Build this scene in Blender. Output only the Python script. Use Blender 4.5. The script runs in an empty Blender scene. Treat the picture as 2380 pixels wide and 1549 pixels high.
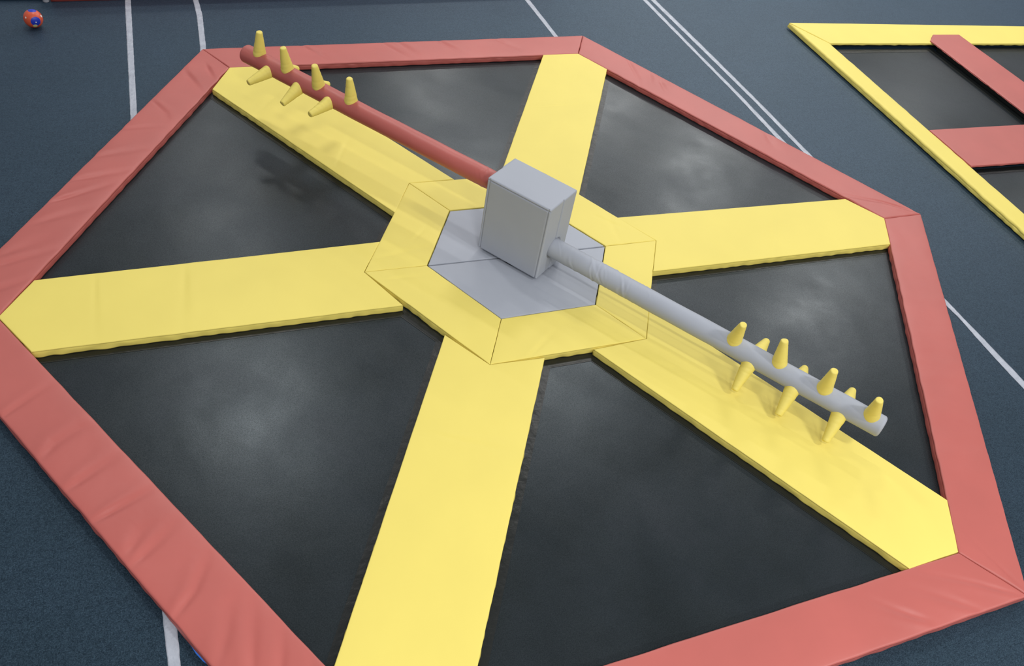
import bpy, bmesh, math, random
import numpy as np
from mathutils import Matrix, Vector

SC = bpy.context.scene
COL = SC.collection
rnd = random.Random(7)
H = 0.07                       # thickness of every pad (floor is z = 0)

# ------------------------------------------------------------------ camera
cam_d = bpy.data.cameras.new('camera')
cam_d.sensor_width = 36.0
cam_d.lens = 29.503
cam = bpy.data.objects.new('camera', cam_d)
COL.objects.link(cam)
cam.matrix_world = Matrix(((0.93424, 0.13764, -0.32902, -2.27409),
                           (-0.32634, 0.70205, -0.63295, -4.50366),
                           (0.14388, 0.69870, 0.70080, 4.20411),
                           (0, 0, 0, 1)))
SC.camera = cam

# ------------------------------------------------------------------ world, exposure
w = bpy.data.worlds.new('hall_ambience')
SC.world = w
w.use_nodes = True
w.node_tree.nodes['Background'].inputs['Color'].default_value = (0.92, 0.95, 1.0, 1)
w.node_tree.nodes['Background'].inputs['Strength'].default_value = 0.36
SC.view_settings.view_transform = 'Standard'
SC.view_settings.look = 'None'
SC.view_settings.gamma = 1.0
SC.view_settings.use_curve_mapping = False
SC.view_settings.exposure = 0.0

# ------------------------------------------------------------------ ceiling lamps of the hall: a grid of high-bay lights, plus an added column at far right for haze
LAMP = 131.0
ROWS = (-11.0, -6.2, 5.1, 10.2, 15.4)
COLUMNS = {-7.4: (0.2, 0.3, 0.2, 0.1, 0.1), -1.8: (2.2, 2.1, 1.1, 0.6, 0.4), 3.9: (2.2, 2.1, 1.2, 1.2, 1.2),
           9.6: (0.8, 1.3, 1.5, 1.9, 2.4), 15.3: (0.0, 0.0, 0.8, 1.0, 1.0)}  # last column is added, only to lay haze over the right side
for x, ks in COLUMNS.items():
    for y, k in zip(ROWS, ks):
        if k == 0:
            continue
        ld = bpy.data.lights.new('high_bay_and_haze_light', 'AREA')
        ld.shape = 'RECTANGLE'
        ld.size = 1.4                 # long fluorescent fittings, set at a slant to the court
        ld.size_y = 0.35
        ld.energy = LAMP * k
        ld.color = (1.0, 0.985, 0.96)
        lo = bpy.data.objects.new('high_bay_and_haze_light', ld)
        lo.location = (x, y, 7.5)
        lo.rotation_euler = (0, 0, math.radians(-50))
        COL.objects.link(lo)


# ------------------------------------------------------------------ materials
def new_mat(name, base, rough=0.5, spec=0.5):
    m = bpy.data.materials.new(name)
    m.use_nodes = True
    b = m.node_tree.nodes['Principled BSDF']
    b.inputs['Base Color'].default_value = (*base, 1)
    b.inputs['Roughness'].default_value = rough
    b.inputs['Specular IOR Level'].default_value = spec
    return m, m.node_tree, b


def noise(nt, scale, detail=3, rough=0.5, stretch=None, coord='Object'):
    tc = nt.nodes.new('ShaderNodeTexCoord')
    n = nt.nodes.new('ShaderNodeTexNoise')
    n.inputs['Scale'].default_value = scale
    n.inputs['Detail'].default_value = detail
    n.inputs['Roughness'].default_value = rough
    if stretch:
        mp = nt.nodes.new('ShaderNodeMapping')
        mp.inputs['Scale'].default_value = stretch
        nt.links.new(tc.outputs[coord], mp.inputs['Vector'])
        nt.links.new(mp.outputs['Vector'], n.inputs['Vector'])
    else:
        nt.links.new(tc.outputs[coord], n.inputs['Vector'])
    return n.outputs['Fac']


def ramp(nt, fac, stops):
    r = nt.nodes.new('ShaderNodeValToRGB')
    nt.links.new(fac, r.inputs['Fac'])
    e = r.color_ramp.elements
    e[0].position, e[0].color = stops[0][0], (*stops[0][1], 1)
    e[1].position, e[1].color = stops[-1][0], (*stops[-1][1], 1)
    for p, c in stops[1:-1]:
        q = e.new(p)
        q.color = (*c, 1)
    return r.outputs['Color']


def mix(nt, a, b, fac, mode='MIX'):
    m = nt.nodes.new('ShaderNodeMix')
    m.data_type = 'RGBA'
    m.blend_type = mode
    if isinstance(fac, float):
        m.inputs['Factor'].default_value = fac
    else:
        nt.links.new(fac, m.inputs['Factor'])
    for s, k in ((a, 'A'), (b, 'B')):
        i = [x for x in m.inputs if x.name == k and x.type == 'RGBA'][0]
        if isinstance(s, tuple):
            i.default_value = (*s, 1)
        else:
            nt.links.new(s, i)
    return [x for x in m.outputs if x.type == 'RGBA'][0]


def bump(nt, b, fac, strength, dist, chain=None):
    n = nt.nodes.new('ShaderNodeBump')
    n.inputs['Strength'].default_value = strength
    n.inputs['Distance'].default_value = dist
    nt.links.new(fac, n.inputs['Height'])
    if chain is not None:
        nt.links.new(chain, n.inputs['Normal'])
    nt.links.new(n.outputs['Normal'], b.inputs['Normal'])
    return n.outputs['Normal']


def vinyl(name, base, rough=0.5, spec=0.5, var=0.04):
    m, nt, b = new_mat(name, base, rough, spec)
    lo = tuple(c * (1 - var) for c in base)
    hi = tuple(min(1, c * (1 + var)) for c in base)
    c = ramp(nt, noise(nt, 2.2, 4), [(0.3, lo), (0.7, hi)])
    nt.links.new(c, b.inputs['Base Color'])
    n1 = bump(nt, b, noise(nt, 7.0, 3), 0.25, 0.01)
    bump(nt, b, noise(nt, 600, 2), 0.12, 0.001, n1)
    return m


M = {}
M['yellow'] = vinyl('yellow_vinyl', (0.785, 0.655, 0.150), 0.52, 0.35, 0.02)
M['red'] = vinyl('red_vinyl', (0.45, 0.105, 0.088), 0.47, 0.60, 0.05)
M['deep_red'] = vinyl('deep_red_vinyl', (0.32, 0.055, 0.045), 0.5, 0.4, 0.05)
M['grey'] = vinyl('grey_vinyl', (0.36, 0.385, 0.440), 0.55, 0.35, 0.02)

# jumping bed: woven black polypropylene with a broad dull sheen
m, nt, b = new_mat('black_mesh_bed', (0.022, 0.024, 0.028), 0.35, 0.34)
b.inputs['Specular Tint'].default_value = (0.80, 0.92, 1.0, 1)
c = ramp(nt, noise(nt, 1.3, 5, 0.6), [(0.3, (0.009, 0.012, 0.013)), (0.55, (0.013, 0.017, 0.020)), (0.8, (0.020, 0.023, 0.028))])
c2 = ramp(nt, noise(nt, 240, 2), [(0.35, (0.75, 0.75, 0.75)), (0.65, (1.3, 1.3, 1.3))])
nt.links.new(mix(nt, c, c2, 1.0, 'MULTIPLY'), b.inputs['Base Color'])
nt.links.new(ramp(nt, noise(nt, 2.0, 3), [(0.3, (0.27,) * 3), (0.7, (0.38,) * 3)]), b.inputs['Roughness'])
n1 = bump(nt, b, noise(nt, 1.6, 3), 0.45, 0.012)
bump(nt, b, noise(nt, 420, 2), 0.08, 0.0004, n1)
spk = nt.nodes.new('ShaderNodeMath'); spk.operation = 'MULTIPLY_ADD'
nt.links.new(noise(nt, 150, 5, 0.75), spk.inputs[0]); spk.inputs[1].default_value = 1.1; spk.inputs[2].default_value = -0.19
nt.links.new(spk.outputs[0], b.inputs['Specular IOR Level'])
M['bed'] = m

m, nt, b = new_mat('black_webbing', (0.008, 0.010, 0.010), 0.36, 0.4)
n1 = bump(nt, b, noise(nt, 14, 4), 0.5, 0.01)
M['webbing'] = m

# carpet: dark slate blue with a fine fibre speckle
m, nt, b = new_mat('slate_carpet', (0.04, 0.06, 0.09), 0.52, 0.8)
b.inputs['Specular Tint'].default_value = (0.45, 0.74, 1.0, 1)
c1 = ramp(nt, noise(nt, 150, 6, 0.8), [(0.36, (0.001, 0.003, 0.005)), (0.5, (0.005, 0.011, 0.017)), (0.66, (0.034, 0.052, 0.070))])
c2 = ramp(nt, noise(nt, 1.6, 5, 0.6), [(0.3, (0.80, 0.84, 0.84)), (0.7, (1.14, 1.12, 1.18))])
c3 = ramp(nt, noise(nt, 6, 3, 0.6, (0.35, 6.0, 1)), [(0.35, (0.88, 0.88, 0.9)), (0.65, (1.1, 1.1, 1.1))])
c4 = ramp(nt, noise(nt, 55, 5, 0.75), [(0.36, (0.70, 0.72, 0.74)), (0.64, (1.35, 1.32, 1.3))])
c1 = mix(nt, c1, c4, 1.0, 'MULTIPLY')
cc = mix(nt, mix(nt, c1, c2, 1.0, 'MULTIPLY'), c3, 1.0, 'MULTIPLY')
nt.links.new(cc, b.inputs['Base Color'])
b.inputs['Sheen Weight'].default_value = 0.12
b.inputs['Sheen Roughness'].default_value = 0.5
b.inputs['Sheen Tint'].default_value = (0.30, 0.55, 1, 1)
spk = nt.nodes.new('ShaderNodeMath'); spk.operation = 'MULTIPLY_ADD'
nt.links.new(noise(nt, 75, 6, 0.85), spk.inputs[0]); spk.inputs[1].default_value = 2.8; spk.inputs[2].default_value = -0.72
nt.links.new(spk.outputs[0], b.inputs['Specular IOR Level'])
bump(nt, b, noise(nt, 220, 4), 0.15, 0.001)
M['carpet'] = m

m, nt, b = new_mat('white_floor_tape', (0.4, 0.43, 0.5), 0.26, 0.5)
nt.links.new(ramp(nt, noise(nt, 9, 4, 0.6, (1, 1, 1)), [(0.3, (0.33, 0.36, 0.42)), (0.7, (0.44, 0.47, 0.54))]), b.inputs['Base Color'])
bump(nt, b, noise(nt, 38, 4, 0.6), 0.9, 0.006)
M['tape'] = m

m, nt, b = new_mat('white_painted_steel', (0.55, 0.55, 0.60), 0.4, 0.5)
M['white'] = m
m, nt, b = new_mat('blue_strap', (0.04, 0.20, 0.75), 0.5, 0.5)
bump(nt, b, noise(nt, 80, 3), 0.4, 0.003)
M['blue'] = m
m, nt, b = new_mat('white_netting', (0.5, 0.5, 0.52), 0.7, 0.3)
M['net'] = m


# ------------------------------------------------------------------ object helpers
def link(name, me, mat=None, parent=None, smooth=True):
    if mat is not None:
        for mm in (mat if isinstance(mat, (list, tuple)) else [mat]):
            me.materials.append(mm)
    if smooth:
        me.polygons.foreach_set('use_smooth', [True] * len(me.polygons))
    o = bpy.data.objects.new(name, me)
    COL.objects.link(o)
    if parent is not None:
        o.parent = parent
    return o


def mesh(name, verts, faces):
    me = bpy.data.meshes.new(name)
    me.from_pydata([tuple(map(float, v)) for v in verts], [], faces)
    me.update()
    return me


def tag(o, label, cat, group=None):
    o['label'] = label
    o['category'] = cat
    if group:
        o['group'] = group
    return o


def empty(name, loc):
    o = bpy.data.objects.new(name, None)
    o.location = loc
    o.empty_display_size = 0.1
    COL.objects.link(o)
    return o


def V2(a):
    return np.array(a, float)


def inset_poly(poly, d, ds=None):
    """offset a polygon (any winding) inwards by d along its edge normals"""
    P = [V2(p) for p in poly]
    n = len(P)
    area = sum(P[i][0] * P[(i + 1) % n][1] - P[(i + 1) % n][0] * P[i][1] for i in range(n))
    s = 1 if area > 0 else -1
    out = []
    for i in range(n):
        a, b_, c = P[i - 1], P[i], P[(i + 1) % n]
        e1 = (b_ - a) / np.linalg.norm(b_ - a)
        e2 = (c - b_) / np.linalg.norm(c - b_)
        n1 = s * V2((-e1[1], e1[0]))
        n2 = s * V2((-e2[1], e2[0]))
        m_ = n1 + n2
        if ds is None:
            out.append(b_ + m_ * d / (1 + n1 @ n2))
        else:                                   # a different offset for every edge
            A_ = np.array([n1, n2])
            out.append(np.linalg.solve(A_, np.array([n1 @ b_ + ds[i - 1], n2 @ b_ + ds[i]])))
    return out


def crease_field(X, Y, creases, amp, width):
    """height change of soft folds whose spines are the given polylines"""
    Z = np.zeros_like(X)
    for ci, cr in enumerate(creases):
        L = sum(math.dist(cr[i], cr[i + 1]) for i in range(len(cr) - 1))
        best = np.full_like(X, 1e9)
        side = np.zeros_like(X)
        par = np.zeros_like(X)
        acc = 0.0
        for i in range(len(cr) - 1):
            ax, ay = cr[i]
            dx, dy = cr[i + 1][0] - ax, cr[i + 1][1] - ay
            l2 = dx * dx + dy * dy
            l = math.sqrt(l2)
            t0 = ((X - ax) * dx + (Y - ay) * dy) / l2
            t = np.clip(t0, 0, 1)
            px, py = X - ax - t * dx, Y - ay - t * dy
            d = np.sqrt(px * px + py * py)
            sg = (dx * (Y - ay) - dy * (X - ax)) / l
            upd = d < best
            best = np.where(upd, d, best)
            side = np.where(upd, sg, side)
            par = np.where(upd, (acc + t * l) / L, par)
            acc += l
        fade = np.clip(1.15 - par, 0, 1) ** 0.8 * np.clip(par * 3 + 0.35, 0, 1) * np.exp(-np.clip(best - np.abs(side), 0, 9) / 0.03)
        wd = width * (0.8 + 0.6 * ((ci * 37) % 10) / 10) * (1 + 0.8 * par)
        prof = -np.exp(-(side / wd) ** 2) + 0.5 * np.exp(-((side - 2.1 * wd) / (1.5 * wd)) ** 2)
        Z += amp * (0.75 + 0.5 * ((ci * 53) % 10) / 10) * fade * prof
    return Z


def rumple(X, Y, seed, amp, wl0, wl1, n=9):
    r = random.Random(seed)
    Z = np.zeros_like(X)
    for _ in range(n):
        a = r.uniform(0, math.tau)
        wl = r.uniform(wl0, wl1)
        k = math.tau / wl
        Z += np.sin(k * (np.cos(a) * X + np.sin(a) * Y) + r.uniform(0, 6.28)) * amp * r.uniform(0.4, 1) * (wl / wl1)
    return Z / math.sqrt(n)


def pad(name, left, right, start=None, end=None, mat='yellow', zb=0.012, h=H, e=0.006, gap=0.0012,
        creases=(), camp=0.0022, cw=0.012, ramp_=0.0010, res=0.02, seed=1, side_wave=0.005, puff=0.002, edge_wave=0.0012,
        parent=None, rw=(0.16, 0.7)):
    """upholstered pad between a left edge L0->L1 and a right edge R0->R1, optional middle points at both ends"""
    poly = [left[0]] + ([start] if start is not None else []) + [right[0], right[1]] + ([end] if end is not None else []) + [left[1]]

    def strip(d):
        q = inset_poly(poly, d)
        i = 0
        L0 = q[i]; i += 1
        S = None
        if start is not None:
            S = q[i]; i += 1
        R0 = q[i]; i += 1
        R1 = q[i]; i += 1
        E_ = None
        if end is not None:
            E_ = q[i]; i += 1
        L1 = q[i]
        return L0, S, R0, R1, E_, L1

    wd = np.linalg.norm(V2(left[0]) - V2(right[0]))
    ln = max(np.linalg.norm(V2(left[0]) - V2(left[1])), np.linalg.norm(V2(right[0]) - V2(right[1])))
    nv = max(4, int(wd / res)); nv += nv % 2
    nu = max(4, int(ln / res))
    v = np.linspace(0, 1, nv + 1)[None, :, None]
    u = np.linspace(0, 1, nu + 1)[:, None, None]

    def grid(d):
        L0, S, R0, R1, E_, L1 = strip(d)

        def line(A, Mi, B):
            if Mi is None:
                return A + (B - A) * v
            return np.where(v <= 0.5, A + (Mi - A) * (2 * v), Mi + (B - Mi) * (2 * v - 1))
        return line(L0, S, R0) * (1 - u) + line(L1, E_, R1) * u

    gi = grid(gap + e)
    go = grid(gap)
    X, Y = gi[..., 0], gi[..., 1]
    Z = rumple(X, Y, seed, ramp_, *rw)
    if creases:
        Z = Z + crease_field(X, Y, creases, camp, cw)
    vv, uu = v[..., 0], u[..., 0]
    Z = Z + puff * (1 - (2 * vv - 1) ** 6) * np.ones_like(uu) * (1 - (2 * uu - 1) ** 20)
    verts = list(np.stack([X, Y, h + Z], -1).reshape(-1, 3))
    idx = np.arange((nu + 1) * (nv + 1)).reshape(nu + 1, nv + 1)
    faces = []
    for i in range(nu):
        for j in range(nv):
            faces.append((idx[i, j], idx[i, j + 1], idx[i + 1, j + 1], idx[i + 1, j]))
    loop = [(0, j) for j in range(nv)] + [(i, nv) for i in range(nu)] + [(nu, j) for j in range(nv, 0, -1)] + [(i, 0) for i in range(nu, 0, -1)]
    li = np.array([p[0] for p in loop]); lj = np.array([p[1] for p in loop])
    inner = gi[li, lj]; outer = go[li, lj]
    zr = Z[li, lj]
    n = len(loop)
    r = random.Random(seed + 100)
    arc = np.concatenate([[0], np.cumsum(np.linalg.norm(np.diff(outer, axis=0), axis=1))])
    per = arc[-1] + 0.02

    def wave(amp, k0, k1, cnt=8):
        w_ = np.zeros(n)
        for _ in range(cnt):
            kk = r.randint(int(per * k0), int(per * k1) + 1)
            w_ += np.sin(math.tau * kk * arc / per + r.uniform(0, 6.28)) * r.uniform(0.3, 1)
        return w_ * amp / math.sqrt(cnt)
    outd = outer - inner
    outd = outd / np.maximum(1e-9, np.linalg.norm(outd, axis=1))[:, None]
    ew = wave(edge_wave, 1.0, 6.0)
    rows = []
    for a in (22, 45, 66, 90):
        t = math.radians(a)
        q = inner + (outer - inner) * math.sin(t) + outd * (ew * math.sin(t))[:, None]
        z = h + zr * (1 - a / 120) - e * (1 - math.cos(t))
        rows.append((q, z))
    # sewn seam just under the rim
    zs = h - e - 0.002
    rows.append((outer + outd * (ew - 0.0025)[:, None], np.full(n, zs) + zr * 0.2))
    sw1 = wave(side_wave, 1.5, 10, 11); sw2 = wave(side_wave, 1.5, 10, 11)
    for f, bulge in ((0.12, 0.0), (0.35, 1.0), (0.6, 1.0), (0.85, 0.5), (1.0, -0.5)):
        z = zs + (zb - zs) * f
        s_ = sw1 * (1 - f) + sw2 * f
        rows.append((outer + outd * (ew * (1 - f) + s_ * min(1, f * 3) + 0.0012 * bulge)[:, None], np.full(n, z)))
    prev = [idx[i, j] for i, j in loop]
    for q, z in rows:
        base = len(verts)
        verts += [(a_[0], a_[1], zz) for a_, zz in zip(q, z)]
        cur = list(range(base, base + n))
        for k in range(n):
            k2 = (k + 1) % n
            faces.append((prev[k], cur[k], cur[k2], prev[k2]))
        prev = cur
    faces.append(tuple(prev))
    me = mesh(name, verts, [tuple(int(x) for x in f) for f in faces])
    bm = bmesh.new(); bm.from_mesh(me)
    bmesh.ops.recalc_face_normals(bm, faces=bm.faces)
    bm.to_mesh(me); bm.free()
    return link(name, me, M[mat], parent)


def slab(name, poly, z0, z1, mat, parent=None, hole=None):
    verts, faces = [], []
    n = len(poly)
    if hole is None:
        verts = [(*p, z0) for p in poly] + [(*p, z1) for p in poly]
        faces = [tuple(range(n, 2 * n)), tuple(reversed(range(n)))] + [(i, (i + 1) % n, n + (i + 1) % n, n + i) for i in range(n)]
    else:
        for z in (z0, z1):
            verts += [(*p, z) for p in poly] + [(*p, z) for p in hole]
        for i in range(n):
            j = (i + 1) % n
            a, b_, c, d = i, j, n + i, n + j
            T = 2 * n
            faces += [(T + a, T + b_, T + d, T + c), (a, c, d, b_), (a, b_, T + b_, T + a), (c, T + c, T + d, d)]
    me = mesh(name, verts, faces)
    bm = bmesh.new(); bm.from_mesh(me)
    bmesh.ops.recalc_face_normals(bm, faces=bm.faces)
    bm.to_mesh(me); bm.free()
    return link(name, me, M[mat], parent, smooth=False)


# ------------------------------------------------------------------ floor
fl = slab('floor', [(-12, -10), (15, -10), (15, 20), (-12, 20)], -0.1, 0.0, 'carpet')
fl['kind'] = 'structure'

# ------------------------------------------------------------------ plan of the hexagon (metres)
K = 'ABCDEF'
OUT = dict(A=(-2.027, 3.427), B=(2.013, 3.516), C=(3.982, -0.041), D=(2.011, -3.451), E=(-2.020, -3.515), F=(-3.971, 0.018))
INN = dict(A=(-1.820, 3.056), B=(1.789, 3.112), C=(3.550, -0.043), D=(1.777, -3.090), E=(-1.777, -3.147), F=(-3.558, 0.008))
RING = dict(A=(-0.608, 1.060), B=(0.600, 1.050), C=(1.210, 0.014), D=(0.621, -1.013), E=(-0.580, -1.022), F=(-1.204, 0.038))
GREY = dict(A=(-0.376, 0.653), B=(0.372, 0.650), C=(0.749, 0.017), D=(0.391, -0.609), E=(-0.361, -0.618), F=(-0.734, 0.030))
ANG = dict(A=120, B=60, C=0, D=-60, E=-120, F=180)
# spoke corners: 'p' = counter-clockwise side, 'm' = clockwise side, outer end and inner end
TIP = {'A': ((-2.009, 2.680), (-1.411, 3.066)), 'B': ((1.378, 3.112), (1.983, 2.765)), 'C': ((3.341, 0.284), (3.356, -0.381)),
       'D': ((1.976, -2.755), (1.383, -3.102)), 'E': ((-1.375, -3.125), (-1.975, -2.790)), 'F': ((-3.357, -0.342), (-3.363, 0.330))}
JN = {'A': ((-0.817, 0.685), (-0.216, 1.060)), 'B': ((0.190, 1.052), (0.796, 0.698)), 'C': ((0.995, 0.354), (1.006, -0.339)),
      'D': ((0.802, -0.690), (0.189, -1.035)), 'E': ((-0.183, -1.038), (-0.803, -0.691)), 'F': ((-1.011, -0.356), (-1.014, 0.358))}

CR = {'AF': [[(-2.927, 2.102), (-2.45, 2.117)], [(-2.994, 1.727), (-2.582, 1.799)], [(-3.146, 1.43), (-2.705, 1.514)], [(-3.273, 1.177), (-2.879, 1.338)], [(-3.378, 0.938), (-2.971, 1.081)], [(-2.213, 3.015), (-2.16, 2.835), (-2.097, 2.628)], [(-2.024, 3.121), (-1.989, 2.922), (-1.96, 2.804)], [(-3.577, 0.619), (-3.318, 0.725)], [(-3.62, 0.50), (-3.19, 0.648)], [(-3.75, 0.20), (-3.386, 0.346)], [(-2.513, 2.519), (-2.42, 2.323), (-2.404, 2.199)]],
      'FE': [[(-3.52, -0.86), (-3.351, -0.721), (-3.257, -0.652)], [(-3.278, -1.186), (-3.208, -1.092), (-3.085, -1.013), (-2.985, -1.0)], [(-3.146, -1.431), (-2.893, -1.255)], [(-3.015, -1.668), (-2.726, -1.533)], [(-2.861, -1.91), (-2.788, -1.79), (-2.722, -1.75)], [(-2.837, -1.975), (-2.678, -1.839), (-2.613, -1.769)], [(-2.657, -2.316), (-2.561, -2.204), (-2.469, -2.014)], [(-2.485, -2.612), (-2.43, -2.465), (-2.402, -2.338), (-2.334, -2.215)], [(-2.341, -2.72), (-2.31, -2.482), (-2.282, -2.317)], [(-2.24, -2.85), (-2.204, -2.698), (-2.163, -2.492)], [(-2.10, -3.1), (-2.069, -2.768), (-2.048, -2.663)]],
      'ED': [[(1.957, -3.428), (1.755, -3.302), (1.417, -3.13)], [(1.638, -3.442), (1.495, -3.332), (1.273, -3.192)], [(1.267, -3.403), (1.118, -3.296), (0.984, -3.187)]],
      'DC': [[(2.014, -3.397), (1.995, -3.323), (1.944, -3.093), (1.909, -2.912)]],
      'BA': [[(-0.273, 3.449), (-0.093, 3.142)], [(-0.12, 3.469), (0.021, 3.177)], [(0.315, 3.476), (0.527, 3.174)], [(-1.097, 3.446), (-0.893, 3.142)], [(0.955, 3.484), (1.164, 3.236)]],
      'CB': [[(2.311, 2.944), (2.252, 2.545), (2.189, 2.392)], [(2.438, 2.64), (2.326, 2.39)], [(2.478, 2.457), (2.441, 2.242)], [(3.943, 0.0), (3.697, 0.18), (3.258, 0.383)], [(3.153, 1.403), (3.092, 1.142)]]}
ARMCR = {'F': [[(-2.991, 0.312), (-2.998, -0.308)], [(-2.416, 0.303), (-2.477, -0.332)]],
         'A': [[(-1.144, 1.397), (-0.902, 1.888)], [(-1.663, 2.265), (-1.433, 2.573)]],
         'E': [[(-1.103, -1.509), (-0.699, -1.737)]], 'B': [[(0.892, 2.1), (1.592, 2.115)]],
         'C': [[(2.512, 0.223), (2.14, -0.367)]], 'D': []}
RINGCR = {'AF': [[(-0.765, 0.325), (-0.577, 0.51)], [(-1.068, 0.171), (-0.615, 0.249)]], 'ED': [[(-0.291, -1.012), (0.027, -0.777)]],
          'FE': [[(-1.061, -0.073), (-0.739, -0.081)], [(-0.436, -1.063), (-0.371, -0.786)]],
          'CB': [[(0.813, 0.414), (1.052, 0.146)], [(0.893, 0.059), (0.962, 0.572)]], 'DC': [], 'BA': []}

EDGE_LABEL = {
    'BA': 'straight red edge pad along the far side of the hexagon, under the red pole tip',
    'CB': 'red edge pad on the upper right side, next to the double white tape',
    'DC': 'red edge pad down the right side of the hexagon, smooth, facing the single white tape',
    'ED': 'red edge pad on the near right side, cut off by the bottom edge',
    'FE': 'red edge pad along the near left side of the hexagon with many deep creases',
    'AF': 'creased red edge pad on the upper left side, crossing the left tape'}
SPOKE_LABEL = {
    'A': 'yellow spoke pad lying under the raised red pole and its cone shadows',
    'B': 'yellow spoke pad running to the far side, directly behind the grey box',
    'C': 'yellow spoke pad pointing right, ending at the right corner of the red hexagon',
    'D': 'yellow spoke pad lying beneath the grey pole towards the lower right corner',
    'E': 'widest looking yellow spoke pad coming towards the viewer, cut off at the bottom edge',
    'F': 'yellow spoke pad pointing left, its tip touching the left edge of the photo'}
RING_LABEL = {
    'BA': 'yellow ring pad behind the grey box, where the red pole crosses',
    'CB': 'yellow ring pad to the right behind the grey box, wrinkled at its corner',
    'DC': 'yellow ring pad crossed by the grey pole just right of the grey centre',
    'ED': 'yellow ring pad nearest the viewer, right of the near spoke',
    'FE': 'yellow ring pad at the near left, between left and near spokes',
    'AF': 'yellow ring pad left of the grey centre, between upper left and left spokes'}
BED_LABEL = {
    'BA': 'black trampoline bed at the far side, right of the red pole',
    'CB': 'black trampoline bed at the upper right with bright sheen, between far and right spokes',
    'DC': 'black trampoline bed on the right, behind the grey pole',
    'ED': 'black trampoline bed at the near right, below the grey pole spoke',
    'FE': 'black trampoline bed at the near left, between left and near spokes',
    'AF': 'black trampoline bed at the upper left with cone shadows across it'}

for i, a in enumerate(K):
    b_ = K[(i + 1) % 6]            # clockwise neighbour
    key = b_ + a if a != 'F' else 'AF'
    key = {'A': 'BA', 'B': 'CB', 'C': 'DC', 'D': 'ED', 'E': 'FE', 'F': 'AF'}[a]
    # red edge pad
    o = pad('edge_pad', (OUT[a], OUT[b_]), (INN[a], INN[b_]), mat='red', e=0.012, creases=CR[key], camp=0.0095, cw=0.019,
            ramp_=0.0024, res=0.011, seed=20 + i, puff=0.003, edge_wave=0.0022, side_wave=0.0035, rw=(0.12, 0.6))
    tag(o, EDGE_LABEL[key], 'pad', 'red edge pads round the hexagon')
    # yellow ring pad
    o = pad('ring_pad', (RING[a], RING[b_]), (GREY[a], GREY[b_]), mat='yellow', e=0.006, creases=RINGCR[key], camp=0.0045, cw=0.016,
            ramp_=0.0009, res=0.012, seed=40 + i, edge_wave=0.0016)
    tag(o, RING_LABEL[key], 'pad', 'yellow pads ringing the grey centre')
    # yellow spoke pad (ccw side first)
    o = pad('spoke_pad', (JN[a][0], TIP[a][0]), (JN[a][1], TIP[a][1]), start=RING[a], end=INN[a], mat='yellow', e=0.006,
            creases=ARMCR[a], camp=0.0038, cw=0.016, ramp_=0.0009, res=0.014, seed=60 + i)
    tag(o, SPOKE_LABEL[a], 'pad', 'yellow spoke pads of the hexagon')
    # trampoline in the opening between spoke a and spoke b
    quad = [JN[a][1], TIP[a][1], TIP[b_][0], JN[b_][0]]
    t = empty('trampoline', (*np.mean([V2(q) for q in quad], axis=0), 0))
    tag(t, BED_LABEL[key], 'trampoline', 'trampoline beds of the hexagon')
    c = V2(t.location[:2])
    loc = [tuple(V2(q) - c) for q in quad]
    slab('jumping_bed', [tuple(q) for q in inset_poly(loc, -0.03)], 0.0, 0.008, 'bed', t)
    slab('edge_webbing', [tuple(q) for q in inset_poly(loc, -0.03)], 0.008, 0.0100, 'webbing', t,
         hole=[tuple(q) for q in inset_poly(loc, 0, (0.052, -0.012, 0.052, 0.052))])
    s_ = slab('stitched_hem', [tuple(q) for q in inset_poly(loc, 0, (0.036, -0.020, 0.036, 0.036))], 0.0100, 0.0108, 'webbing', t,
              hole=[tuple(q) for q in inset_poly(loc, 0, (0.041, -0.015, 0.041, 0.041))])

# grey centre: two half hexagons
o = pad('centre_pad', (GREY['F'], GREY['C']), (GREY['A'], GREY['B']), mat='grey', h=H - 0.004, e=0.006, gap=0.006, ramp_=0.0006, res=0.015, seed=81)
tag(o, 'far half of the grey hexagonal centre mat, behind the seam', 'pad', 'grey halves of the centre mat')
o = pad('centre_pad', (GREY['F'], GREY['C']), (GREY['E'], GREY['D']), mat='grey', h=H - 0.004, e=0.006, gap=0.006, ramp_=0.0006, res=0.015, seed=82)
tag(o, 'near half of the grey hexagonal centre mat, in front of the box', 'pad', 'grey halves of the centre mat')

# ------------------------------------------------------------------ sweeper machine
CX, CY = 0.004, 0.032
YAW = math.radians(-53.85)
machine = empty('sweeper_machine', (CX, CY, H))
tag(machine, 'grey padded box with a low grey pole and a high red pole carrying yellow cones', 'sweeper')


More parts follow.
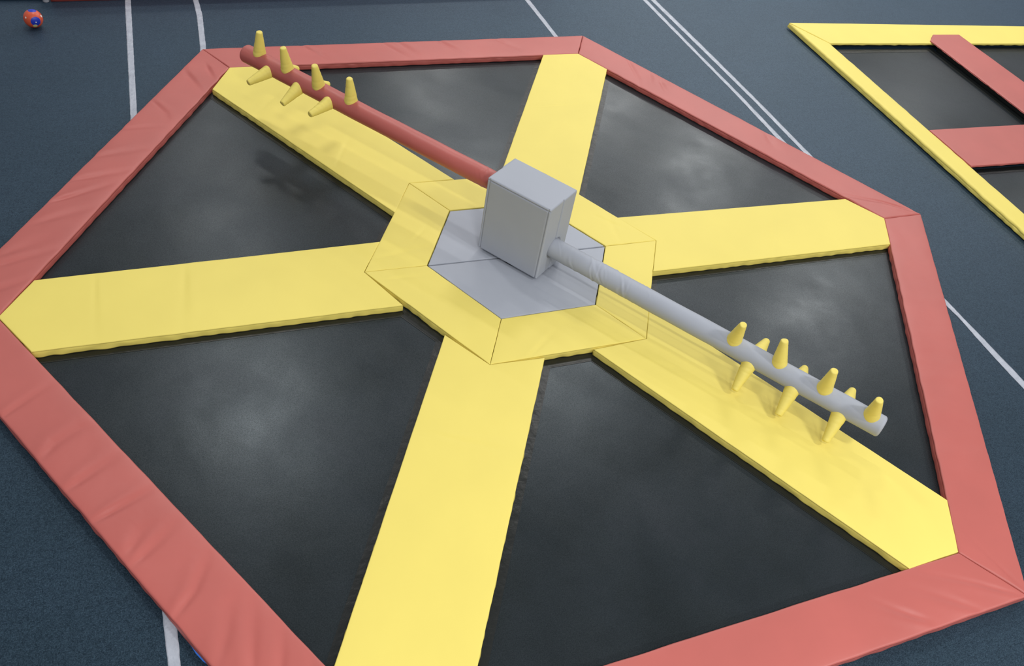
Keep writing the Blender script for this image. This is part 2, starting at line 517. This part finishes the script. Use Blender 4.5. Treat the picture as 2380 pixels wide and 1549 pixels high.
def housing():
    L, W, Hh, r = 0.5475, 0.355, 0.646, 0.012
    n = 0.004
    nx, ny, nz = int(L / n), int(W / n), int(Hh / n)
    verts, faces = [], []

    def face(o_, du, dv, nu, nv):
        base = len(verts)
        for i in range(nu + 1):
            for j in range(nv + 1):
                verts.append(o_ + du * (i / nu) + dv * (j / nv))
        for i in range(nu):
            for j in range(nv):
                a = base + i * (nv + 1) + j
                faces.append((a, a + nv + 1, a + nv + 2, a + 1))
    hx, hy, hz = L / 2, W / 2, Hh
    o0 = np.array([-hx, -hy, 0.0])
    X, Y, Z = np.array([L, 0, 0.]), np.array([0, W, 0.]), np.array([0, 0, Hh])
    face(o0, X, Z, nx, nz); face(o0 + Y, X, Z, nx, nz)
    face(o0, Y, Z, ny, nz); face(o0 + X, Y, Z, ny, nz)
    face(o0, X, Y, nx, ny); face(o0 + Z, X, Y, nx, ny)
    P = np.array(verts)
    lo = np.array([-hx + r, -hy + r, r]); hi = np.array([hx - r, hy - r, hz - r])
    q = np.clip(P, lo, hi)
    d = P - q
    ln = np.linalg.norm(d, axis=1)
    nrm = d / np.maximum(ln, 1e-9)[:, None]
    P2 = q + nrm * r
    # soft upholstery: slight puff, sewn seams beside the edges, slit on the two end faces
    disp = 0.004 * (1 - (P[:, 0] / hx) ** 4) * (1 - (P[:, 1] / hy) ** 4) * 1.0
    onY = (np.abs(np.abs(P[:, 1]) - hy) < 1e-6)
    onX = (np.abs(np.abs(P[:, 0]) - hx) < 1e-6)
    onT = (np.abs(P[:, 2] - hz) < 1e-6)

    def g(x, c, s):
        return np.exp(-((x - c) / s) ** 2)
    sx = hx - 0.020; sz = hz - 0.020
    seam = (g(np.abs(P[:, 0]), sx, 0.0035) + g(P[:, 2], sz, 0.0035)) * onY
    zc = np.where(P[:, 0] > 0, 0.207, 0.499)
    dp = np.sqrt(P[:, 1] ** 2 + (P[:, 2] - zc) ** 2)
    slit = np.maximum(g(P[:, 1], 0.0, 0.005) * (P[:, 2] > zc) * 2.6, np.clip((0.090 - dp) / 0.008, 0, 1) * 2.6) * onX
    flap = onX * 0.004 * (P[:, 1] > 0.0)
    dd = 0.003 * (1 - (P[:, 0] / hx) ** 2) * onY * (1 - (2 * P[:, 2] / hz - 1) ** 4) + 0.004 * onT * (1 - (P[:, 0] / hx) ** 2) * (1 - (P[:, 1] / hy) ** 2) \
        - 0.009 * np.clip(seam, 0, 1) - 0.005 * slit + flap
    P2 = P2 + nrm * dd[:, None]
    me = mesh('box_cover', P2, faces)
    bm = bmesh.new(); bm.from_mesh(me)
    bmesh.ops.remove_doubles(bm, verts=bm.verts, dist=1e-5)
    bmesh.ops.recalc_face_normals(bm, faces=bm.faces)
    bm.to_mesh(me); bm.free()
    return me


hs = link('box_cover', housing(), M['grey'], machine)
hs.location = (0, 0, 0.026)
hs.rotation_euler = (0, 0, YAW)
# turntable the box turns on, seen only as a dark gap
tv, tf = [], []
for z in (-0.002, 0.030):
    for k in range(40):
        tv.append((0.15 * math.cos(k * math.tau / 40), 0.15 * math.sin(k * math.tau / 40), z))
tf = [tuple(range(40)), tuple(range(40, 80))] + [(k, (k + 1) % 40, 40 + (k + 1) % 40, 40 + k) for k in range(40)]
tt = link('turntable', mesh('turntable', tv, tf), M['webbing'], machine, smooth=False)

R_P = 0.0755


def pole_mesh(name, t0, t1, seed, wr):
    """tube along +X with sewn-cover wrinkles that ring it between the distances in wr"""
    r = random.Random(seed)
    n = 72
    rings = [(t0 + (t1 - 0.02 - t0) * i / 460, 1.0) for i in range(461)]
    for a in range(10, 91, 10):
        rings.append((t1 - 0.02 + 0.02 * math.sin(math.radians(a)), 1 - (0.02 / R_P) * (1 - math.cos(math.radians(a)))))
    T = np.array([q[0] for q in rings])[:, None]
    S = np.array([q[1] for q in rings])[:, None]
    A_ = (np.arange(n) / n * math.tau)[None, :]
    rad = R_P * S * np.ones_like(A_)
    env = np.clip((wr[1] - T) / 0.25, 0, 1) * np.clip((T - wr[0]) / 0.03, 0, 1)
    for _ in range(34):
        c0 = r.uniform(wr[0], wr[1]); ph = r.uniform(0, 6.28); sl = r.uniform(0.02, 0.09); wd = r.uniform(0.006, 0.014)
        d = T - c0 - sl * np.sin(A_ - ph)
        rad = rad + env * r.uniform(0.0008, 0.0022) * (np.exp(-(d / wd) ** 2) - 0.8 * np.exp(-((d - 1.8 * wd) / wd) ** 2)) * np.clip(np.cos(A_ - ph + r.uniform(-1, 1)) + 0.6, 0, 1)
    rad = rad + 0.0006 * np.sin(A_ * 3 + T * 7) * S + 0.0005 * np.sin(A_ * 2 - T * 17)
    X = T * np.ones_like(A_)
    Y = rad * np.cos(A_); Z = rad * np.sin(A_)
    m_ = len(rings)
    verts = list(np.stack([X, Y, Z], -1).reshape(-1, 3)) + [(t1 + 0.002, 0, 0)]
    faces = []
    for i in range(m_ - 1):
        for j in range(n):
            j2 = (j + 1) % n
            faces.append((i * n + j, (i + 1) * n + j, (i + 1) * n + j2, i * n + j2))
    for j in range(n):
        faces.append(((m_ - 1) * n + j, m_ * n, (m_ - 1) * n + (j + 1) % n))
    return mesh(name, verts, faces)


def cone_mesh(seed):
    r = random.Random(seed)
    n = 40
    L = 0.195
    prof = [(-0.030, 0.0525), (-0.012, 0.0530), (0.004, 0.0535), (0.010, 0.0515)]
    for i in range(1, 27):
        t = i / 26
        prof.append((0.010 + (L - 0.018) * t, 0.0515 + (0.0255 - 0.0515) * t))
    prof += [(L - 0.004, 0.0240), (L - 0.001, 0.0210), (L, 0.0160)]
    Zc = np.array([p[0] for p in prof])[:, None]
    Rc = np.array([p[1] for p in prof])[:, None]
    A_ = (np.arange(n) / n * math.tau)[None, :]
    rad = Rc * np.ones_like(A_)
    for _ in range(12):
        c0 = r.choice((r.uniform(0.0, 0.07), r.uniform(0.0, 0.18))); ph = r.uniform(0, 6.28); sl = r.uniform(0.002, 0.012); wd = r.uniform(0.003, 0.006)
        d = Zc - c0 - sl * np.sin(A_ - ph)
        rad = rad - r.uniform(0.0006, 0.0016) * np.exp(-(d / wd) ** 2) * np.clip(np.cos(A_ - ph) + 0.4, 0, 1)
    bx, by = r.uniform(-0.006, 0.006), r.uniform(-0.006, 0.006)
    bend = (Zc / L) ** 2
    X = rad * np.cos(A_) + bx * bend; Y = rad * np.sin(A_) + by * bend
    Z = Zc * np.ones_like(A_) + 0.0012 * np.sin(A_ * 2 + 1) * (Zc / L)
    m_ = len(prof)
    verts = list(np.stack([X, Y, Z], -1).reshape(-1, 3)) + [(bx, by, L + 0.0005)]
    faces = []
    for i in range(m_ - 1):
        for j in range(n):
            j2 = (j + 1) % n
            faces.append((i * n + j, i * n + j2, (i + 1) * n + j2, (i + 1) * n + j))
    for j in range(n):
        faces.append(((m_ - 1) * n + j, (m_ - 1) * n + (j + 1) % n, m_ * n))
    faces.append(tuple(reversed(range(n))))
    me = mesh('foam_cone', verts, faces)
    me.materials.append(M['yellow'])
    me.polygons.foreach_set('use_smooth', [True] * len(me.polygons))
    return me


CONES = [cone_mesh(s) for s in (3, 11, 27, 35)]


def arm(name, label, mat, zc, yaw, length, spikes, wr, seed):
    o = link(name, pole_mesh(name, 0.18, length, seed, wr), M[mat], machine)
    o.location = (0.0, 0.0, zc)
    o.rotation_euler = (0, 0, yaw)
    o['label'] = label
    # local frame: X along the pole, 'lat' the side that faces the near left, Z up
    s = 1.0 if math.cos(yaw) > 0 else -1.0      # lat = local -Y for the grey pole, local +Y for the red one
    lat = Vector((0, -1, 0)) if s > 0 else Vector((0, 1, 0))
    for k, (t, th, ph) in enumerate(spikes):
        th, ph = math.radians(th), math.radians(ph)
        d = lat * math.cos(th) + Vector((0, 0, 1)) * math.sin(th)
        base = Vector((t, 0, 0)) + d * (R_P * 0.93)
        ax = d * math.cos(ph) + Vector((1, 0, 0)) * math.sin(ph)
        c = bpy.data.objects.new('foam_cone', CONES[(k * 3 + seed) % 4])
        COL.objects.link(c)
        c.parent = o
        c.matrix_local = Matrix.Translation(base) @ ax.to_track_quat('Z', 'Y').to_matrix().to_4x4() @ Matrix.Rotation(k * 1.7, 4, 'Z')
    return o


GY = math.radians(-53.9)
arm('low_arm', 'low grey padded pole with wrinkled cover near the box', 'grey', 0.233, GY, 2.85,
    [(1.76, 78, 4), (2.09, 88, -11), (2.42, 80, -1), (2.75, 74, -4),
     (1.925, -42, 0), (2.25, -44, 2), (2.585, -44, 4),
     (1.93, 187, 0), (2.25, 198, 0), (2.585, 193, 0)], (0.28, 1.15), 2)
RY = math.radians(-53.0) + math.pi
arm('high_arm', 'high red padded pole', 'red', 0.525, RY, 2.87,
    [(2.70, 88, -6), (2.38, 79, 2), (2.04, 75, -4), (1.71, 86, 0),
     (2.55, -13, 10), (2.22, -21, 0), (1.89, -10, 4),
     (2.53, 199, 0), (2.18, 200, 0)], (0.28, 0.5), 5)

# ------------------------------------------------------------------ second trampoline court at the right
o = pad('border_pad', ((4.937, 3.722), (4.860, -1.9)), ((5.190, 3.174), (5.105, -1.9)), mat='yellow', e=0.022, gap=0.0, seed=91,
        ramp_=0.0012, res=0.02, edge_wave=0.006, creases=[[(4.95, 3.43), (5.05, 3.40)], [(4.9, -0.35), (5.05, -0.30)]], camp=0.004, cw=0.02)
tag(o, 'long narrow yellow border pad running down the left side of the second court', 'pad')
o = pad('border_pad', ((4.941, 3.726), (10.2, 3.40)), ((5.192, 3.174), (10.2, 2.91)), mat='yellow', zb=0.044, e=0.012, gap=0.002, seed=92, ramp_=0.0012, res=0.03)
slab('frame_rail', [(5.22, 3.66), (10.2, 3.36), (10.2, 2.97), (5.22, 3.23)], 0.001, 0.045, 'webbing', o)
tag(o, 'wide yellow border pad along the far side of the second court, top right', 'pad')
# the two red divider pads lie over the border
div = empty('divider_pad', (7.6, 0.85, 0))
tag(div, 'red divider pad running right from the yellow border of the second court', 'pad', 'red divider pads of the second court')
dl = lambda x, y: (x - 7.6, y - 0.85)
slab('frame_rail', [dl(5.20, 1.20), dl(10.2, 1.08), dl(10.2, 0.49), dl(5.20, 0.63)], 0.001, 0.055, 'webbing', div)
pad('cover', (dl(5.152, 1.255), dl(10.2, 1.13)), (dl(5.150, 0.575), dl(10.2, 0.42)), mat='red', zb=0.054, h=0.074, e=0.008, gap=0.002, seed=95,
    ramp_=0.0016, res=0.025, rw=(0.15, 0.6), parent=div)
# divider going away: a core between the beds and a cover lapped over the far yellow border, cut at the corner
div = empty('divider_pad', (7.01, 2.2, 0))
tag(div, 'red divider pad whose end laps over the far yellow border of the second court', 'pad', 'red divider pads of the second court')
dl = lambda x, y: (x - 7.01, y - 2.2)
slab('frame_rail', [dl(6.745, 1.262), dl(6.775, 3.02), dl(7.275, 3.00), dl(7.255, 1.262)], 0.001, 0.074, 'webbing', div)
pad('cover', (dl(6.690, 1.262), dl(6.732, 3.135)), (dl(7.300, 1.262), dl(7.326, 3.270)), end=dl(6.905, 3.290), mat='red', zb=0.0735, h=0.089, e=0.010, gap=0.0,
    seed=96, ramp_=0.0014, res=0.025, rw=(0.15, 0.6), parent=div)

beds = [([(5.17, 3.10), (6.72, 3.05), (6.70, 1.23), (5.145, 1.26)], 'black trampoline bed of the second court inside its top left yellow corner'),
        ([(7.33, 3.04), (9.6, 2.93), (9.6, 1.16), (7.30, 1.21)], 'black trampoline bed of the second court at the far right edge of the photo'),
        ([(5.14, 0.57), (9.6, 0.45), (9.6, -1.8), (5.10, -1.8)], 'black trampoline bed of the second court in front of the red divider pad')]
for q, lab in beds:
    t = empty('trampoline', (*np.mean([V2(x) for x in q], axis=0), 0))
    tag(t, lab, 'trampoline', 'trampoline beds of the second court')
    c = V2(t.location[:2])
    loc = [tuple(V2(x) - c) for x in q]
    slab('jumping_bed', [tuple(x) for x in inset_poly(loc, -0.03)], 0.0, 0.008, 'bed', t)
    slab('edge_webbing', [tuple(x) for x in inset_poly(loc, -0.03)], 0.008, 0.0100, 'webbing', t, hole=[tuple(x) for x in inset_poly(loc, 0.06)])


# ------------------------------------------------------------------ white court tape on the carpet
def tape(pl, pr, label, seed):
    """ribbon between two edge polylines, resampled and a little uneven"""
    r = random.Random(seed)

    def samp(pp, n):
        pp = [V2(q) for q in pp]
        d = np.concatenate([[0], np.cumsum([np.linalg.norm(pp[i + 1] - pp[i]) for i in range(len(pp) - 1)])])
        s = np.linspace(0, d[-1], n)
        return np.stack([np.interp(s, d, [q[0] for q in pp]), np.interp(s, d, [q[1] for q in pp])], -1)
    ln = sum(math.dist(pl[i], pl[i + 1]) for i in range(len(pl) - 1))
    n = max(8, int(ln / 0.03))
    A_, B_ = samp(pl, n), samp(pr, n)
    verts, faces = [], []
    for i in range(n):
        ja, jb = r.uniform(-0.0015, 0.0015), r.uniform(-0.0015, 0.0015)
        for k in range(7):
            f = k / 6
            q = A_[i] + (B_[i] - A_[i]) * f
            z = 0.0022 + 0.0008 * math.sin(f * 9 + i * 0.5 + seed) + r.uniform(0, 0.0006)
            verts.append((q[0] + (ja if k == 0 else 0) + (jb if k == 6 else 0), q[1], z))
    for i in range(n - 1):
        for k in range(6):
            a = i * 7 + k
            faces.append((a, a + 1, a + 8, a + 7))
    m0 = len(verts)
    verts += [(x, y, 0.0002) for x, y, z in verts]
    faces += [tuple(reversed([m0 + q for q in f])) for f in faces]
    rim = [i * 7 for i in range(n)] + [(n - 1) * 7 + k for k in range(1, 7)] + [i * 7 + 6 for i in range(n - 2, -1, -1)] + [k for k in range(5, 0, -1)]
    for i in range(len(rim)):
        a, c = rim[i], rim[(i + 1) % len(rim)]
        faces.append((a, c, m0 + c, m0 + a))
    me = mesh('floor_tape', verts, faces)
    bm = bmesh.new(); bm.from_mesh(me)
    bmesh.ops.recalc_face_normals(bm, faces=bm.faces)
    bm.to_mesh(me); bm.free()
    o = link('floor_tape', me, M['tape'])
    tag(o, label, 'tape', 'white tape lines on the carpet')
    return o


tape([(-2.690, 5.6), (-2.681, 4.615), (-2.707, 2.41), (-2.709, 2.2)], [(-2.632, 5.6), (-2.624, 4.614), (-2.652, 2.488), (-2.654, 2.2)],
     'straight white tape line at the upper left, nearest the ball', 1)
tape([(-2.724, -2.15), (-2.724, -2.246), (-2.713, -2.526), (-2.70, -4.2)], [(-2.661, -2.15), (-2.661, -2.333), (-2.656, -2.542), (-2.64, -4.2)],
     'short piece of white tape at the bottom left, below the creased red pad', 2)
tape([(-2.06, 5.4), (-2.023, 4.605), (-2.018, 4.237), (-2.029, 3.907), (-2.043, 3.548), (-2.06, 3.42)],
     [(-2.0, 5.4), (-1.970, 4.604), (-1.960, 4.255), (-1.973, 3.905), (-1.986, 3.601), (-2.0, 3.42)],
     'slightly curved white tape line meeting the top left corner of the hexagon', 3)
tape([(1.67, 5.6), (1.696, 4.547), (1.717, 3.641), (1.72, 3.45)], [(1.73, 5.6), (1.757, 4.546), (1.769, 3.645), (1.775, 3.45)],
     'white tape line meeting the far red edge pad from behind', 4)
tape([(3.26, 5.6), (3.273, 4.523), (3.293, 3.557), (3.320, 2.247), (3.313, 1.474), (3.313, 0.9)], [(3.322, 5.6), (3.332, 4.522), (3.319 + 0.028, 3.176), (3.371, 2.199), (3.371, 1.371), (3.371, 0.9)],
     'inner line of the double white tape, closer to the hexagon', 5)
tape([(3.37, 5.6), (3.385, 4.521), (3.436, 3.059), (3.464, 2.062), (3.465, 1.207), (3.465, 0.8)], [(3.435, 5.6), (3.452, 4.520), (3.479 + 0.010, 3.369), (3.511 + 0.006, 2.026), (3.521, 1.079), (3.521, 0.8)],
     'outer line of the double white tape, farther from the hexagon', 6)
tape([(3.416, -0.85), (3.416, -1.13), (3.422, -1.268), (3.398, -1.68), (3.392, -2.041), (3.38, -3.5)], [(3.466, -0.85), (3.463, -1.052), (3.463, -1.235), (3.464, -1.653), (3.459, -1.972), (3.445, -3.5)],
     'single white tape line on the right, beside the smooth red pad', 7)

# ------------------------------------------------------------------ blue strap end peeping out from under the near left red pad
bp = [(-2.649, -2.340), (-2.618, -2.425), (-2.602, -2.458), (-2.584, -2.502), (-2.556, -2.548), (-2.523, -2.585), (-2.49, -2.60), (-2.44, -2.56), (-2.50, -2.44), (-2.58, -2.30)]
o = slab('blue_strap', bp, 0.001, 0.006, 'blue')
tag(o, 'thin bright blue strip peeping out under the red pad at the bottom left', 'strap')


# ------------------------------------------------------------------ ball
def ball():
    r = 0.083
    n, m_ = 160, 110
    verts = [(0, 0, r)]
    for i in range(1, m_):
        a = math.pi * i / m_
        for j in range(n):
            p_ = math.tau * j / n
            verts.append((r * math.sin(a) * math.cos(p_), r * math.sin(a) * math.sin(p_), r * math.cos(a)))
    verts.append((0, 0, -r))
    faces = [(0, 1 + j, 1 + (j + 1) % n) for j in range(n)]
    for i in range(m_ - 2):
        for j in range(n):
            a = 1 + i * n + j; b2 = 1 + i * n + (j + 1) % n
            faces.append((a, a + n, b2 + n, b2))
    L = len(verts) - 1
    faces += [(L, 1 + (m_ - 2) * n + (j + 1) % n, 1 + (m_ - 2) * n + j) for j in range(n)]
    me = mesh('ball', verts, faces)
    for nm, c in (('orange', (0.62, 0.09, 0.035)), ('blue', (0.01, 0.035, 0.42)), ('cream', (0.62, 0.58, 0.25)), ('white', (0.75, 0.75, 0.72))):
        mm, nt_, bb = new_mat('ball_' + nm, c, 0.38, 0.5)
        bump(nt_, bb, noise(nt_, 160, 2), 0.3, 0.002)
        me.materials.append(mm)
    # directions given in the frame: f = towards the camera, l = left, u = up
    f = Vector((0.14, -0.99, 0)).normalized(); rt = Vector((0.99, 0.14, 0)).normalized(); u = Vector((0, 0, 1))
    el = math.radians(25.5)
    to = f * math.cos(el) + u * math.sin(el)
    up = u * math.cos(el) - f * math.sin(el)
    v = lambda a, b2: rt * a + up * b2 + to * math.sqrt(max(0, 1 - a * a - b2 * b2))
    patches = [(v(0.20, -0.36), 0.54, 1), (v(0.10, 0.92), 0.45, 1), (v(0.02, -0.80), 0.23, 2), (-v(0.1, 0.2), 0.6, 1),
               (v(0.88, 0.20), 0.14, 3), (v(-0.72, 0.15), 0.09, 3), (v(0.20, -0.42), 0.07, 3)]
    for p_ in me.polygons:
        cn = Vector(p_.center).normalized()
        for d, ang, mi in patches:
            if cn.angle(d) < ang:
                p_.material_index = mi
    o = link('ball', me)
    o.location = (-3.480, 4.060, r)
    tag(o, 'small red and blue ball on the carpet in the upper left corner', 'ball')


ball()


# ------------------------------------------------------------------ goal in the far left corner and the low red bolster beside it
def tube(name, a, b_, r, mat, parent=None, n=20):
    a, b_ = Vector(a), Vector(b_)
    d = (b_ - a)
    q = d.to_track_quat('Z', 'Y')
    verts, faces = [], []
    prof = [(0, r * 0.8), (0.004, r), (d.length - 0.004, r), (d.length, r * 0.8)]
    for z, rr in prof:
        for j in range(n):
            t_ = math.tau * j / n
            verts.append(tuple(a + q @ Vector((rr * math.cos(t_), rr * math.sin(t_), z))))
    for i in range(3):
        for j in range(n):
            j2 = (j + 1) % n
            faces.append((i * n + j, i * n + j2, (i + 1) * n + j2, (i + 1) * n + j))
    faces += [tuple(reversed(range(n))), tuple(range(3 * n, 4 * n))]
    return link(name, mesh(name, verts, faces), M[mat], parent)


g = empty('goal', (-4.2, 4.65, 0))
tag(g, 'white tube frame of a small goal cut off by the top left corner', 'goal')
for x in (-3.40, -5.0):
    tube('post', (x + 4.2, -0.055, 0.0), (x + 4.2, -0.055, 0.9), 0.030, 'white', g)
tube('crossbar', (-3.40 + 4.2, -0.055, 0.93), (-5.0 + 4.2, -0.055, 0.93), 0.030, 'white', g)
tube('ground_bar', (-3.43 + 4.2, 0.0, 0.035), (-4.97 + 4.2, 0.0, 0.035), 0.035, 'white', g)
o = pad('bolster', ((-3.36, 4.585), (2.2, 4.87)), ((-3.36, 4.90), (2.2, 5.18)), mat='deep_red', zb=0.0, h=0.22, e=0.03, gap=0.0, seed=99, res=0.05)
tag(o, 'low dark red bolster at the top edge, right of the goal post', 'bolster')

# every top-level mesh gets its origin at the middle of its base
for ob in list(COL.objects):
    if ob.type != 'MESH' or ob.parent is not None or ob.name.startswith('ball'):
        continue
    cs = [Vector(c) for c in ob.bound_box]
    c = Vector(((min(v.x for v in cs) + max(v.x for v in cs)) / 2, (min(v.y for v in cs) + max(v.y for v in cs)) / 2, min(v.z for v in cs)))
    ob.data.transform(Matrix.Translation(-c))
    ob.location = ob.location + c
    for ch in ob.children:
        ch.location = ch.location - c
